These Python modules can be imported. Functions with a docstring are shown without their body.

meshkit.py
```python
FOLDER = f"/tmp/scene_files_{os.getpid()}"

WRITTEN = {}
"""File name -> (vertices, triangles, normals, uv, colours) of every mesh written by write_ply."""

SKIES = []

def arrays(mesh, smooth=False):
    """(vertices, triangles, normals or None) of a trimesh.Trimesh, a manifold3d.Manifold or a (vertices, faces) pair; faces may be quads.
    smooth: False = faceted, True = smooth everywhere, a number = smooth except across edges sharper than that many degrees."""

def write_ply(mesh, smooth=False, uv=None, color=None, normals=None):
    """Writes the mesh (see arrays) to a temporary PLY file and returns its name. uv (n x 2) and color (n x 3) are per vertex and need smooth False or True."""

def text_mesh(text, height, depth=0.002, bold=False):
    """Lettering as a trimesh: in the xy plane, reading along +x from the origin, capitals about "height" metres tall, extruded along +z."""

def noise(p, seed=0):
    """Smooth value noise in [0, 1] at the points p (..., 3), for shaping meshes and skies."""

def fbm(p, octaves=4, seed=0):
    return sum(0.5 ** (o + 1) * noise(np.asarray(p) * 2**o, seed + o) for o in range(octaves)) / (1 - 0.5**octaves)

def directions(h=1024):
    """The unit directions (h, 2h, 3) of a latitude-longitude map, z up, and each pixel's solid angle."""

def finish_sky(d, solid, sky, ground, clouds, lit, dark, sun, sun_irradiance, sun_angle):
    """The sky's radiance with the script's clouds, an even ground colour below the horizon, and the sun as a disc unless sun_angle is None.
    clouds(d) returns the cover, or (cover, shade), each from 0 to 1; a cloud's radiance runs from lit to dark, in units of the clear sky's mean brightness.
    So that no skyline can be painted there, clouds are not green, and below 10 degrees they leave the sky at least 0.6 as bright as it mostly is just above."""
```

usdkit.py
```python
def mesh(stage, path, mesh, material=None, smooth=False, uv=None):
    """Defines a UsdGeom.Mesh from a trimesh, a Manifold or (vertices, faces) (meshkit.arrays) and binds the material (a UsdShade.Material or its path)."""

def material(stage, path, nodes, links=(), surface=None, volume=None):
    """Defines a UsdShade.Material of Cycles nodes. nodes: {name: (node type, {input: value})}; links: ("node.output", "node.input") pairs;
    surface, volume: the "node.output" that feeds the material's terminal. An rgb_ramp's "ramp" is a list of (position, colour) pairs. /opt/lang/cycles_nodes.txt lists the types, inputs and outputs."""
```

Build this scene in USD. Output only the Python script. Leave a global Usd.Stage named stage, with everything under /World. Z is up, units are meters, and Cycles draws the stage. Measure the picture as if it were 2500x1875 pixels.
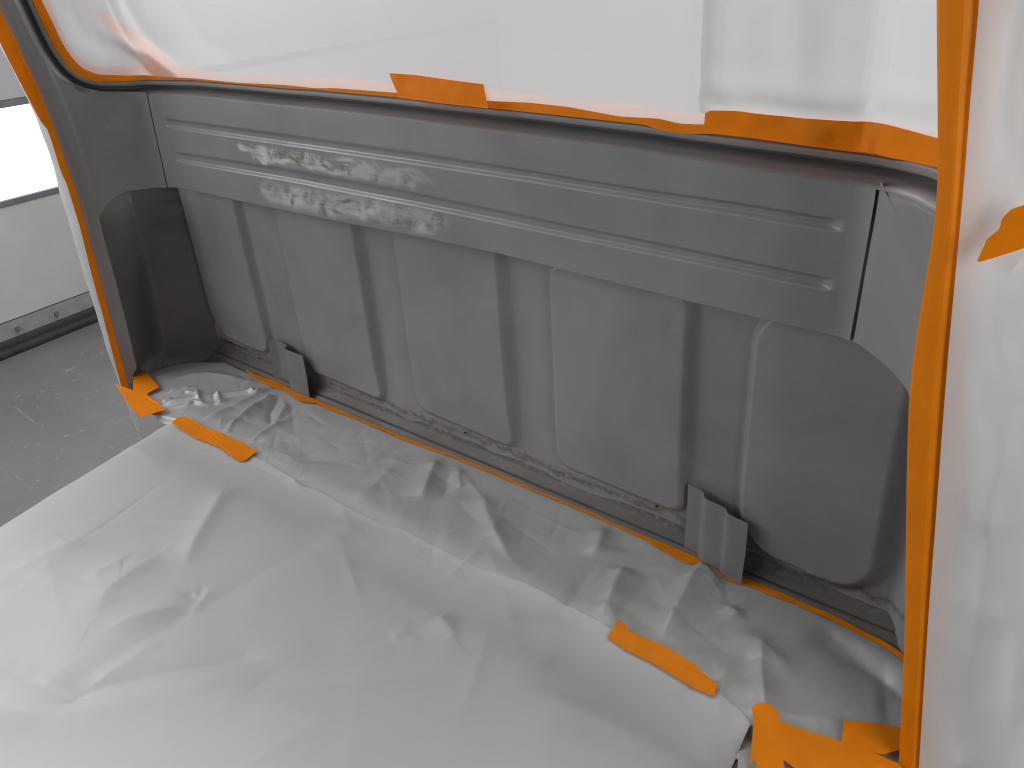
import math, random
import numpy as np, trimesh, usdkit
from meshkit import noise, fbm
from shapely.geometry import Polygon
from pxr import Usd, UsdGeom, UsdLux, UsdShade, Gf, Sdf, Vt

stage = Usd.Stage.CreateInMemory()
UsdGeom.SetStageUpAxis(stage, UsdGeom.Tokens.z)
UsdGeom.SetStageMetersPerUnit(stage, 1.0)
UsdGeom.Xform.Define(stage, '/World')
UsdGeom.Scope.Define(stage, '/World/Looks')
random.seed(4)

# ------------------------------------------------------------------ camera
EYE = (0.0, 0.0, 1.5)
CAM_R, CAM_U, CAM_B = [[0.753022, 0.654844, -0.064321], [-0.264834, 0.391115, 0.881415], [0.602346, -0.64669, 0.467943]]
cam = UsdGeom.Camera.Define(stage, '/World/camera')
cam.CreateHorizontalApertureAttr(36.0)
cam.CreateVerticalApertureAttr(27.0)
cam.CreateFocalLengthAttr(27.65)
cam.CreateClippingRangeAttr((0.02, 200.0))
cam.CreateExposureAttr(-0.2)
cam.AddTransformOp().Set(Gf.Matrix4d(*CAM_R, 0, *CAM_U, 0, *CAM_B, 0, *EYE, 1))

# ------------------------------------------------------------------ unseen area lights that give the scene its light
def lamp(name, loc, target, w, h, power, color=(1, 1, 1)):
    L = UsdLux.RectLight.Define(stage, '/World/' + name)
    L.CreateWidthAttr(w); L.CreateHeightAttr(h)
    L.CreateIntensityAttr(power); L.CreateColorAttr(Gf.Vec3f(*color))
    p, t = np.array(loc, float), np.array(target, float)
    b = p - t; b /= np.linalg.norm(b)
    up = np.array([0, 1.0, 0]) if abs(b[2]) > .9 else np.array([0, 0, 1.0])
    x = np.cross(up, b); x /= np.linalg.norm(x); y = np.cross(b, x)
    L.AddTransformOp().Set(Gf.Matrix4d(*x, 0, *y, 0, *b, 0, *p, 1))
    return L
lamp('soft_lamp', (-3.1, -0.6, 2.1), (-1.1, 0.7, 0.95), 1.9, 1.4, 5.2, (1.0, 0.99, 0.985))
lamp('soft_lamp_001', (0.9, 0.05, 1.55), (0.0, 0.65, 1.05), 0.6, 0.9, 6.0, (1.0, 0.985, 0.96))  # added close by to brighten the film outside the near pillar
lamp('soft_lamp_002', (1.5, 1.9, 2.0), (0.1, 0.65, 1.0), 1.4, 1.2, 7.0, (1.0, 0.99, 0.98))  # added behind that film to light it through
lamp('soft_lamp_003', (-1.9, -1.9, 2.0), (-0.9, 0.7, 0.95), 1.6, 1.0, 2.4, (1.0, 0.99, 0.985))  # added fill from the front for the wall, no lamp stands there
lamp('ceiling_lamp', (-1.9, 0.2, 3.0), (-1.5, 0.5, 0.8), 1.4, 0.9, .6, (1.0, 1.0, 1.0))
lamp('ceiling_lamp_001', (-1.0, 2.4, 3.6), (-0.9, 1.3, 1.3), 4.0, 1.0, 14.5, (0.98, 0.99, 1.0))  # added backlight for the window film
lamp('ceiling_lamp_002', (-2.9, 1.0, 3.9), (-3.9, 1.0, 0.5), 1.2, 2.4, 3.0, (1.0, 0.99, 1.0))  # added to brighten the sectional door and the floor before it

# ------------------------------------------------------------------ naming and tagging
used = {}
def free(path):
    if path not in used:
        used[path] = 0
        return path
    used[path] += 1
    return '%s_%03d' % (path, used[path])
def tag(p, label=None, cat=None, group=None, kind=None):
    for k, v in (('label', label), ('category', cat), ('group', group), ('kind', kind)):
        if v: p.SetCustomDataByKey(k, v)
    return p
def thing(name, label, cat, group=None):
    return tag(UsdGeom.Xform.Define(stage, free('/World/' + name)).GetPrim(), label, cat, group)
def obj(name, mesh, mat, parent=None, smooth=40, label=None, cat=None, group=None, kind=None):
    path = free((str(parent.GetPath()) if parent else '/World') + '/' + name)
    m = usdkit.mesh(stage, path, mesh, mat, smooth=smooth)
    return tag(m.GetPrim(), label, cat, group, kind)

# ------------------------------------------------------------------ materials
LK = '/World/Looks/'
def noise_bump(n, l, scale, strength, dist, detail=3, prefix='b', vec='geo.position'):
    n[prefix + 'n'] = ('noise_texture', {'scale': scale, 'detail': detail})
    n[prefix] = ('bump', {'strength': strength, 'distance': dist})
    l += [(vec, prefix + 'n.vector'), (prefix + 'n.fac', prefix + '.height')]

def primer(name, lo, hi, rough=(.30, .46), dirt=None, sanded=None):
    n = {'geo': ('geometry', {}),
         'n1': ('noise_texture', {'scale': 4.2, 'detail': 5.0, 'roughness': .6, 'distortion': .6}),
         'r1': ('rgb_ramp', {'ramp': [(.25, lo), (.5, tuple((a + b) / 2 for a, b in zip(lo, hi))), (.75, hi)]}),
         'n2': ('noise_texture', {'scale': 9.0, 'detail': 3.0}),
         'rr': ('map_range', {'from_min': .3, 'from_max': .7, 'to_min': rough[0], 'to_max': rough[1]}),
         'n4': ('noise_texture', {'scale': 2.3, 'detail': 2.0}),
         'm4': ('map_range', {'from_min': .52, 'from_max': .75, 'to_min': 0, 'to_max': .35}),
         'x4': ('mix', {'color2': (hi[0] * 1.02, hi[1] * .95, hi[2] * .82)}),
         'p': ('principled_bsdf', {'specular_ior_level': .5})}
    l = [('geo.position', 'n1.vector'), ('n1.fac', 'r1.fac'), ('geo.position', 'n2.vector'), ('n2.fac', 'rr.value'),
         ('geo.position', 'n4.vector'), ('n4.fac', 'm4.value'), ('m4.result', 'x4.fac'), ('r1.color', 'x4.color1')]
    col, rg = 'x4.color', 'rr.result'
    if dirt:       # (z centre, half height): rusty brown joint line with ragged borders
        z0, hh = dirt
        n.update({'sep': ('vector_math', {'math_type': 'dot_product', 'vector2': (-.0271, 0, 1)}), 'dn': ('noise_texture', {'scale': 34.0, 'detail': 6.0, 'roughness': .75}),
                  'da': ('math', {'math_type': 'multiply_add', 'value2': .055, 'value3': -.0275}),
                  'db': ('math', {'math_type': 'add'}), 'dc': ('math', {'math_type': 'subtract', 'value2': z0}),
                  'dd': ('math', {'math_type': 'absolute'}),
                  'dm': ('map_range', {'from_min': hh, 'from_max': hh * .25, 'to_min': 0, 'to_max': .6}),
                  'dn2': ('noise_texture', {'scale': 120.0, 'detail': 3.0}),
                  'dr': ('rgb_ramp', {'ramp': [(.3, (.075, .058, .052)), (.5, (.13, .105, .095)), (.62, (.18, .16, .145)), (.74, (.30, .29, .275))]}),
                  'dx': ('mix', {})})
        l += [('geo.position', 'sep.vector1'), ('geo.position', 'dn.vector'), ('dn.fac', 'da.value1'), ('da.value', 'db.value1'), ('sep.value', 'db.value2'),
              ('db.value', 'dc.value1'), ('dc.value', 'dd.value1'), ('dd.value', 'dm.value'), ('geo.position', 'dn2.vector'), ('dn2.fac', 'dr.fac'),
              ('dm.result', 'dx.fac'), (col, 'dx.color1'), ('dr.color', 'dx.color2')]
        col = 'dx.color'
    if sanded:     # bare sanded metal where the mesh says so, streaked by the sanding
        n.update({'at': ('attribute', {'attribute': 'sanded'}),
                  'mp': ('mapping', {'scale': (20.0, 20.0, 26.0), 'rotation': (0, .6, 0)}),
                  'sn': ('noise_texture', {'scale': 1.0, 'detail': 5.0, 'roughness': .62, 'distortion': .8}),
                  'mq': ('mapping', {'scale': (18.0, 18.0, 330.0), 'rotation': (0, .12, 0)}),
                  'sf': ('noise_texture', {'scale': 1.0, 'detail': 3.0}),
                  'sh': ('math', {'math_type': 'multiply_add', 'value2': .22, 'value3': -.09}),
                  'sj': ('math', {'math_type': 'add'}),
                  'sr': ('rgb_ramp', {'ramp': [(.30, (.12, .115, .11)), (.42, (.30, .295, .285)), (.52, (.56, .555, .545)), (.72, (.80, .795, .78))]}),
                  'sx': ('mix', {}), 'smm': ('math', {'math_type': 'multiply', 'value2': .35}),
                  'sg': ('mix_float', {'b': .36})})
        l += [('geo.position', 'mp.vector'), ('mp.vector', 'sn.vector'), ('geo.position', 'mq.vector'), ('mq.vector', 'sf.vector'), ('sf.fac', 'sh.value1'),
              ('sn.fac', 'sj.value1'), ('sh.value', 'sj.value2'), ('sj.value', 'sr.fac'),
              ('at.fac', 'sx.fac'), (col, 'sx.color1'), ('sr.color', 'sx.color2'), ('at.fac', 'smm.value1'), ('smm.value', 'p.metallic'),
              ('at.fac', 'sg.fac'), (rg, 'sg.a')]
        col, rg = 'sx.color', 'sg.result'
    l += [(col, 'p.base_color'), (rg, 'p.roughness')]
    noise_bump(n, l, 900.0, .12, .0004)
    noise_bump(n, l, 14.0, .25, .004, prefix='c')
    l += [('c.normal', 'b.normal'), ('b.normal', 'p.normal')]
    return usdkit.material(stage, LK + name, n, l, surface='p.BSDF')

M = {}
M['primer'] = primer('grey_primer', (.203, .207, .217), (.292, .297, .305))
M['primer_sanded'] = primer('grey_primer_sanded', (.203, .207, .217), (.292, .297, .305), sanded=True)
M['primer_dirty'] = primer('grey_primer_dirty', (.203, .208, .217), (.292, .298, .306), dirt=(.769, .010))
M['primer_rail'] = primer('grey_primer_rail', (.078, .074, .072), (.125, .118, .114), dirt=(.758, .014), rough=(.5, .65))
M['primer_channel'] = primer('grey_primer_channel', (.15, .148, .15), (.215, .212, .213), rough=(.5, .62))
M['primer_catch'] = primer('grey_primer_catch', (.165, .167, .176), (.235, .238, .246))
M['primer_pocket'] = primer('dark_grey_sheet', (.085, .083, .082), (.125, .123, .121))  # one darker grey tone for the side pocket and both seam strips

def paper(name, col, rough, trans, see=0.0, bump=.15, scale=60.0, spec=.4):
    n = {'geo': ('geometry', {}),
         'n1': ('noise_texture', {'scale': 3.0, 'detail': 3.0}),
         'r1': ('rgb_ramp', {'ramp': [(.3, tuple(c * .97 for c in col)), (.7, col)]}),
         'p': ('principled_bsdf', {'roughness': rough, 'specular_ior_level': spec}),
         't': ('translucent_bsdf', {'color': tuple(c * .95 for c in col)}),
         'm': ('mix_closure', {'fac': trans}),
         'tr': ('transparent_bsdf', {'color': (1, 1, 1)}), 'm2': ('mix_closure', {'fac': see})}
    l = [('geo.position', 'n1.vector'), ('n1.fac', 'r1.fac'), ('r1.color', 'p.base_color'),
         ('p.BSDF', 'm.closure1'), ('t.BSDF', 'm.closure2'), ('m.closure', 'm2.closure1'), ('tr.BSDF', 'm2.closure2')]
    noise_bump(n, l, scale, bump, .002, detail=4)
    l += [('b.normal', 'p.normal')]
    return usdkit.material(stage, LK + name, n, l, surface='m2.closure' if see else 'm.closure')
M['paper'] = paper('white_masking_paper', (.52, .517, .522), .50, .06)
M['crinkled'] = paper('crinkled_masking_paper', (.445, .453, .452), .34, .08, scale=50.0, bump=.4, spec=.8)
M['film'] = paper('thin_masking_film', (.86, .86, .87), .38, .45, see=.28)
M['film_side'] = paper('side_masking_film', (.85, .86, .865), .34, .28, see=.08, bump=.5, scale=28.0)

def tape(name, col):
    n = {'geo': ('geometry', {}),
         'n1': ('noise_texture', {'scale': 22.0, 'detail': 3.0}),
         'r1': ('rgb_ramp', {'ramp': [(.3, tuple(c * .88 for c in col)), (.7, col)]}),
         'p': ('principled_bsdf', {'roughness': .55, 'specular_ior_level': .2}),
         't': ('translucent_bsdf', {'color': col}), 'm': ('mix_closure', {'fac': .12}), 'tr': ('transparent_bsdf', {'color': (1.0, .62, .15)}), 'm2': ('mix_closure', {'fac': .14})}
    l = [('geo.position', 'n1.vector'), ('n1.fac', 'r1.fac'), ('r1.color', 'p.base_color'), ('r1.color', 't.color'), ('p.BSDF', 'm.closure1'), ('t.BSDF', 'm.closure2'), ('m.closure', 'm2.closure1'), ('tr.BSDF', 'm2.closure2')]
    noise_bump(n, l, 420.0, .3, .0006)
    l += [('b.normal', 'p.normal')]
    return usdkit.material(stage, LK + name, n, l, surface='m2.closure')
M['tape'] = tape('orange_masking_tape', (.98, .30, .003))

def plain(name, lo, hi, rough, scale=6.0, bump=.1):
    n = {'geo': ('geometry', {}), 'n1': ('noise_texture', {'scale': scale, 'detail': 5.0, 'roughness': .6}),
         'r1': ('rgb_ramp', {'ramp': [(.3, lo), (.7, hi)]}), 'p': ('principled_bsdf', {'roughness': rough})}
    l = [('geo.position', 'n1.vector'), ('n1.fac', 'r1.fac'), ('r1.color', 'p.base_color')]
    noise_bump(n, l, 200.0, bump, .001)
    l += [('b.normal', 'p.normal')]
    return usdkit.material(stage, LK + name, n, l, surface='p.BSDF')
M['door_panel'] = plain('door_panel_coat', (.44, .435, .425), (.49, .485, .475), .55)
M['door_upper'] = plain('door_upper_coat', (.38, .375, .385), (.42, .415, .425), .55)
M['door_rail'] = plain('door_rail_metal', (.22, .215, .22), (.30, .295, .30), .5, 20.0)
M['rubber'] = plain('black_rubber', (.02, .018, .018), (.04, .036, .035), .6)
M['dark_frame'] = plain('dark_window_frame', (.13, .12, .14), (.18, .17, .19), .5)
M['hole'] = plain('dark_gap', (.012, .012, .012), (.02, .02, .02), .7)
M['wall'] = plain('workshop_wall_paint', (.47, .47, .475), (.50, .50, .505), .7, 1.0)
M['body'] = plain('body_paint', (.16, .16, .165), (.2, .2, .2), .5)
def make_floor():
    n = {'geo': ('geometry', {}),
         'n1': ('noise_texture', {'scale': 1.6, 'detail': 5.0, 'roughness': .6}),
         'r1': ('rgb_ramp', {'ramp': [(.3, (.105, .101, .107)), (.7, (.148, .142, .146))]}),
         'n2': ('noise_texture', {'scale': 16.0, 'detail': 5.0, 'roughness': .72}),
         'm2': ('map_range', {'from_min': .60, 'from_max': .74, 'to_min': 0, 'to_max': .55}),
         'x2': ('mix', {'color2': (.42, .41, .40)}),
         'mp': ('mapping', {'scale': (1.2, 26.0, 1.0), 'rotation': (0, 0, .25)}),
         'n3': ('noise_texture', {'scale': 1.0, 'detail': 2.0, 'distortion': .4}),
         'm3': ('map_range', {'from_min': .715, 'from_max': .74, 'to_min': 0, 'to_max': .4}),
         'x3': ('mix', {'color2': (.50, .50, .50)}),
         'p': ('principled_bsdf', {'roughness': .5})}
    l = [('geo.position', 'n1.vector'), ('n1.fac', 'r1.fac'), ('geo.position', 'n2.vector'), ('n2.fac', 'm2.value'), ('m2.result', 'x2.fac'), ('r1.color', 'x2.color1'),
         ('geo.position', 'mp.vector'), ('mp.vector', 'n3.vector'), ('n3.fac', 'm3.value'), ('m3.result', 'x3.fac'), ('x2.color', 'x3.color1'), ('x3.color', 'p.base_color')]
    noise_bump(n, l, 60.0, .2, .002)
    l += [('b.normal', 'p.normal')]
    return usdkit.material(stage, LK + 'workshop_floor_coat', n, l, surface='p.BSDF')
M['floor'] = make_floor()
M['lit_pane'] = usdkit.material(stage, LK + 'daylit_pane', {'e': ('emission', {'color': (1.0, 1.0, 1.0), 'strength': 1.5})}, [], surface='e.emission')

# ------------------------------------------------------------------ shape helpers
PLAN = np.array([(-2.1024,-1.9292,0.4759),(-2.0524,-1.9026,0.5182),(-2.0024,-1.8759,0.5605),(-1.9524,-1.8493,0.6028),(-1.9024,-1.8226,0.6451),(-1.8524,-1.7960,0.6874),(-1.8024,-1.7693,0.7297),(-1.7524,-1.7427,0.7720),(-1.7498,-1.7412,0.7742),(-1.7471,-1.7397,0.7763),(-1.7445,-1.7380,0.7784),(-1.7419,-1.7363,0.7803),(-1.7392,-1.7345,0.7823),(-1.7366,-1.7326,0.7841),(-1.7340,-1.7306,0.7858),(-1.7314,-1.7286,0.7875),(-1.7287,-1.7265,0.7890),(-1.7261,-1.7243,0.7905),(-1.7235,-1.7220,0.7919),(-1.7208,-1.7197,0.7932),(-1.7182,-1.7174,0.7943),(-1.7156,-1.7150,0.7954),(-1.7129,-1.7125,0.7963),(-1.7103,-1.7100,0.7972),(-1.7077,-1.7075,0.7979),(-1.7050,-1.7049,0.7986),(-1.7024,-1.7024,0.7991),(-1.6998,-1.6998,0.7995),(-1.6971,-1.6971,0.7998),(-1.6945,-1.6945,0.7999),(-1.6919,-1.6919,0.8000),(-1.6428,-1.6428,0.8000),(-1.5937,-1.5937,0.8000),(-1.5446,-1.5446,0.8000),(-1.4955,-1.4955,0.8000),(-1.4464,-1.4464,0.8000),(-1.3973,-1.3973,0.8000),(-1.3482,-1.3482,0.8000),(-1.2991,-1.2991,0.8000),(-1.2500,-1.2500,0.8000),(-1.2009,-1.2009,0.8000),(-1.1518,-1.1518,0.8000),(-1.1028,-1.1028,0.8000),(-1.0537,-1.0537,0.8000),(-1.0046,-1.0046,0.8000),(-0.9555,-0.9555,0.8000),(-0.9064,-0.9064,0.8000),(-0.8573,-0.8573,0.8000),(-0.8082,-0.8082,0.8000),(-0.7591,-0.7591,0.8000),(-0.7100,-0.7100,0.8000),(-0.6609,-0.6609,0.8000),(-0.6118,-0.6118,0.8000),(-0.5627,-0.5627,0.8000),(-0.5136,-0.5136,0.8000),(-0.4645,-0.4645,0.8000),(-0.4154,-0.4154,0.8000),(-0.3663,-0.3663,0.8000),(-0.3173,-0.3173,0.8000),(-0.2682,-0.2682,0.8000),(-0.2655,-0.2663,0.8000),(-0.2629,-0.2645,0.7999),(-0.2603,-0.2626,0.7997),(-0.2576,-0.2608,0.7995),(-0.2550,-0.2590,0.7993),(-0.2524,-0.2571,0.7990),(-0.2497,-0.2553,0.7986),(-0.2471,-0.2535,0.7982),(-0.2445,-0.2518,0.7977),(-0.2418,-0.2500,0.7972),(-0.2392,-0.2482,0.7966),(-0.2366,-0.2465,0.7960),(-0.2339,-0.2448,0.7953),(-0.2313,-0.2431,0.7945),(-0.2287,-0.2414,0.7937),(-0.2261,-0.2398,0.7929),(-0.2234,-0.2382,0.7920),(-0.2208,-0.2366,0.7910),(-0.2182,-0.2351,0.7900),(-0.2155,-0.2335,0.7890),(-0.2129,-0.2320,0.7879),(-0.2103,-0.2306,0.7868),(-0.2076,-0.2292,0.7856),(-0.1719,-0.2020,0.7624),(-0.1362,-0.1749,0.7392),(-0.1005,-0.1477,0.7160),(-0.0648,-0.1206,0.6928),(-0.0291,-0.0934,0.6695),(0.0066,-0.0663,0.6463),(0.0424,-0.0392,0.6231)])          # s, x, y along the cab's back wall and its two rounded corners
_t = np.gradient(PLAN[:, 1:], axis=0); _t /= np.linalg.norm(_t, axis=1)[:, None]
PN = np.stack([_t[:, 1], -_t[:, 0]], 1)
def S(s, z, off=0.0):            # a point of the back wall: off metres proud of it, towards the cab's inside
    s, z, off = np.broadcast_arrays(np.asarray(s, float), z, off)
    ax = [np.interp(s, PLAN[:, 0], c) for c in (PLAN[:, 1], PLAN[:, 2], PN[:, 0], PN[:, 1])]
    d = np.hypot(ax[2], ax[3])
    over = np.minimum(s - PLAN[0, 0], 0) + np.maximum(s - PLAN[-1, 0], 0)   # straight on beyond both ends
    tx = np.where(s < PLAN[0, 0], _t[0, 0], _t[-1, 0]); ty = np.where(s < PLAN[0, 0], _t[0, 1], _t[-1, 1])
    return np.stack([ax[0] + ax[2] / d * off + tx * over, ax[1] + ax[3] / d * off + ty * over, z], -1)
def line(pts, n, ease=True):
    p = np.asarray(pts, float)
    d = np.concatenate([[0], np.cumsum(np.linalg.norm(np.diff(p, axis=0), axis=1))])
    u = np.linspace(0, d[-1], n)
    return np.stack([np.interp(u, d, c) for c in p.T], 1)
def soft(pts, n, k=5):           # resampled and gently rounded
    q = line(pts, n)
    for _ in range(k):
        q[1:-1] = .25 * q[:-2] + .5 * q[1:-1] + .25 * q[2:]
    return q
def by_x(pts, x):
    p = np.asarray(pts); o = np.argsort(p[:, 0])
    return np.interp(x, p[o, 0], p[o, 1])
def faces(nu, nv, flip=False):
    i, j = np.meshgrid(np.arange(nu - 1), np.arange(nv - 1), indexing='ij')
    q = np.stack([i * nv + j, (i + 1) * nv + j, (i + 1) * nv + j + 1, i * nv + j + 1], -1).reshape(-1, 4)
    q = q[:, ::-1] if flip else q
    return np.vstack([q[:, [0, 1, 2]], q[:, [0, 2, 3]]])
def grid(P, flip=False):
    nu, nv = P.shape[:2]
    return (P.reshape(-1, 3), faces(nu, nv, flip))
def shell(P, back):              # closed thin sheet: P in front, back behind it
    nu, nv = P.shape[:2]; n = nu * nv
    f = faces(nu, nv)
    a = np.concatenate([np.arange(nu) * nv, (nu - 1) * nv + np.arange(1, nv), np.arange(nu - 2, -1, -1) * nv + nv - 1, np.arange(nv - 2, 0, -1)])
    b = np.roll(a, -1)
    side = np.vstack([np.stack([a, b, b + n], 1), np.stack([a, b + n, a + n], 1)])
    m = trimesh.Trimesh(np.vstack([P.reshape(-1, 3), back.reshape(-1, 3)]), np.vstack([f, f[:, ::-1] + n, side]), process=False)
    m.fix_normals()
    return m
def blend(A, B, m):
    t = np.linspace(0, 1, m)[None, :, None]
    return A[:, None] * (1 - t) + B[:, None] * t
def boxm(x0, x1, y0, y1, z0, z1):
    b = trimesh.creation.box((x1 - x0, y1 - y0, z1 - z0)); b.apply_translation(((x0 + x1) / 2, (y0 + y1) / 2, (z0 + z1) / 2)); return b
def sstep(a, b, x):
    t = np.clip((x - a) / (b - a), 0, 1); return t * t * (3 - 2 * t)
def plate(pts, place, thick):    # a flat cut-out laid on a surface; place(q, lift) gives the points
    p = line(np.vstack([pts, pts[:1]]), 60)[:-1]
    poly = Polygon(p).buffer(0)
    if poly.geom_type != 'Polygon': poly = max(poly.geoms, key=lambda g: g.area)
    v, f = trimesh.creation.triangulate_polygon(poly, engine='earcut')
    m = trimesh.Trimesh(np.c_[v, np.zeros(len(v))], f)
    for _ in range(2): m = m.subdivide()
    v, f = m.vertices[:, :2], m.faces
    e = np.sort(m.edges, axis=1); u, c = np.unique(e, axis=0, return_counts=True)
    rim = {tuple(x) for x in u[c == 1]}
    be = np.array([x for x in m.edges if tuple(sorted(x)) in rim]); n = len(v)
    side = np.vstack([np.stack([be[:, 1], be[:, 0], be[:, 0] + n], 1), np.stack([be[:, 1], be[:, 0] + n, be[:, 1] + n], 1)])
    o = trimesh.Trimesh(np.vstack([place(v, thick), place(v, 0.0)]), np.vstack([f, f[:, ::-1] + n, side]), process=False)
    o.fix_normals()
    return o
def seg_dist(P, a, b):
    ab = b - a; L2 = max(ab @ ab, 1e-12)
    t = np.clip(((P - a) @ ab) / L2, 0, 1)
    q = P - (a + t[..., None] * ab)
    sgn = np.sign(ab[0] * (P[..., 1] - a[1]) - ab[1] * (P[..., 0] - a[0]))
    return np.linalg.norm(q, axis=-1), t, sgn
def crease(P, pts, h, wl, wr, t0=1.0, t1=1.0, pw=1.0):
    """a fold along the polyline: height h, falling off over wl on its left and wr on its right; t0, t1: share of the height left at its ends"""
    pts = np.asarray(pts, float)
    L = np.concatenate([[0], np.cumsum(np.linalg.norm(np.diff(pts, axis=0), axis=1))])
    best = np.full(P.shape[:-1], 1e9); U = np.zeros_like(best); G = np.ones_like(best)
    for i in range(len(pts) - 1):
        d, t, g = seg_dist(P, pts[i], pts[i + 1])
        k = d < best
        best[k] = d[k]; U[k] = ((L[i] + t * (L[i + 1] - L[i])) / L[-1])[k]; G[k] = g[k]
    w = np.where(G > 0, wl, wr)
    amp = (t0 + (1 - t0) * sstep(0, .3, U)) * (t1 + (1 - t1) * sstep(1, .7, U))
    q = best / w
    return h * amp * np.exp(-np.sqrt(q * q + .05) ** (pw * 1.15) + .05 ** .6)
def crumple(P, box, n, seed, amp, L, w):
    r = np.random.default_rng(seed); out = np.zeros(P.shape[:-1])
    for _ in range(n):
        c = np.array([r.uniform(box[0], box[1]), r.uniform(box[2], box[3])]); a = r.uniform(0, np.pi)
        u = np.array([np.cos(a), np.sin(a)]); q = P - c
        x, y = q @ u, q @ np.array([-u[1], u[0]])
        l = L * r.uniform(.5, 1.5); ww = w * r.uniform(.6, 1.6)
        out += amp * r.uniform(-1, 1) * np.exp(-np.sqrt((y / ww) ** 2 + .03)) * np.exp(-(x / l) ** 2) * np.exp(-(y / (3 * ww)) ** 2)
    return out

# ================================================================== the workshop around
obj('floor', boxm(-9, 4, -4, 6, -.1, 0), M['floor'], smooth=False, kind='structure', label='scuffed grey coated workshop floor')
obj('back_wall', boxm(-9, 4, 5.4, 5.5, 0, 4.5), M['wall'], smooth=False, kind='structure', label='pale workshop wall behind the cab')
DD, DN = np.array([-.1642, .98642, 0]), np.array([.98642, .16423, 0])     # along the door, out of it towards the cab
D0 = -3.9511 * DN
def door_box(a0, a1, z0, z1, d0, d1):
    m = trimesh.creation.box((1, 1, 1)); v = m.vertices + .5
    return trimesh.Trimesh(D0 + np.outer(a0 + v[:, 0] * (a1 - a0), DD) + np.outer(d0 + v[:, 1] * (d1 - d0), DN) + np.outer(z0 + v[:, 2] * (z1 - z0), [0, 0, 1]), m.faces)
door = thing('sectional_door', 'pale grey sectional workshop door with a glaring daylit window strip', 'garage door')
A0, A1 = -2.0, 6.1
def dbox(name, mat, *a, **k):
    m = door_box(*a); m.fix_normals(); return obj(name, m, M[mat], door, smooth=False, **k)
dbox('panel', 'door_upper', A0, A1, 1.115, 1.72, -.05, 0, label='upper panel above the window strip')
dbox('panel', 'door_upper', A0, A1, 1.726, 2.9, -.05, 0)
dbox('panel', 'door_panel', A0, A1, .158, .668, -.05, 0, label='lower panel below the window strip')
dbox('window_frame', 'dark_frame', A0, A1, 1.083, 1.113, -.05, .006, label='dark strip along the top of the panes')
dbox('window_frame', 'dark_frame', A0, A1, .670, .692, -.05, .006, label='dark strip along the foot of the panes')
pane = dbox('window_pane', 'lit_pane', .3, 2.5, .692, 1.083, -.04, -.02, label='daylit window pane')
dbox('panel', 'door_upper', A0, .3, .692, 1.083, -.05, 0)
dbox('panel', 'door_upper', 2.5, A1, .692, 1.083, -.05, 0)
dbox('bottom_rail', 'door_rail', A0, A1, .075, .152, -.05, .004)
for a, z in [(1.67,0.1124),(1.868,0.1122)]:
    c = trimesh.creation.cylinder(.011, .014, sections=12)
    c.apply_transform(trimesh.geometry.align_vectors([0, 0, 1], DN)); c.apply_translation(D0 + a * DD + z * np.array([0, 0, 1]) + .008 * DN)
    obj('bolt', c, M['dark_frame'], door)
pr = np.array([(0, .075), (.03, .072), (.034, .055), (.03, .045), (.036, .03), (.04, .015), (.034, 0), (0, 0)])
P = np.array([[D0 + a * DD + d * DN + np.array([0, 0, z]) for d, z in pr] for a in (A0, A1)])
obj('rubber_seal', grid(P), M['rubber'], door, smooth=50)

# ================================================================== the cab
cab = thing('pickup_cab', 'grey primed sheet-metal rear wall of a stripped pickup cab, pressed panels below a ribbed ledge', 'truck cab')

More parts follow.
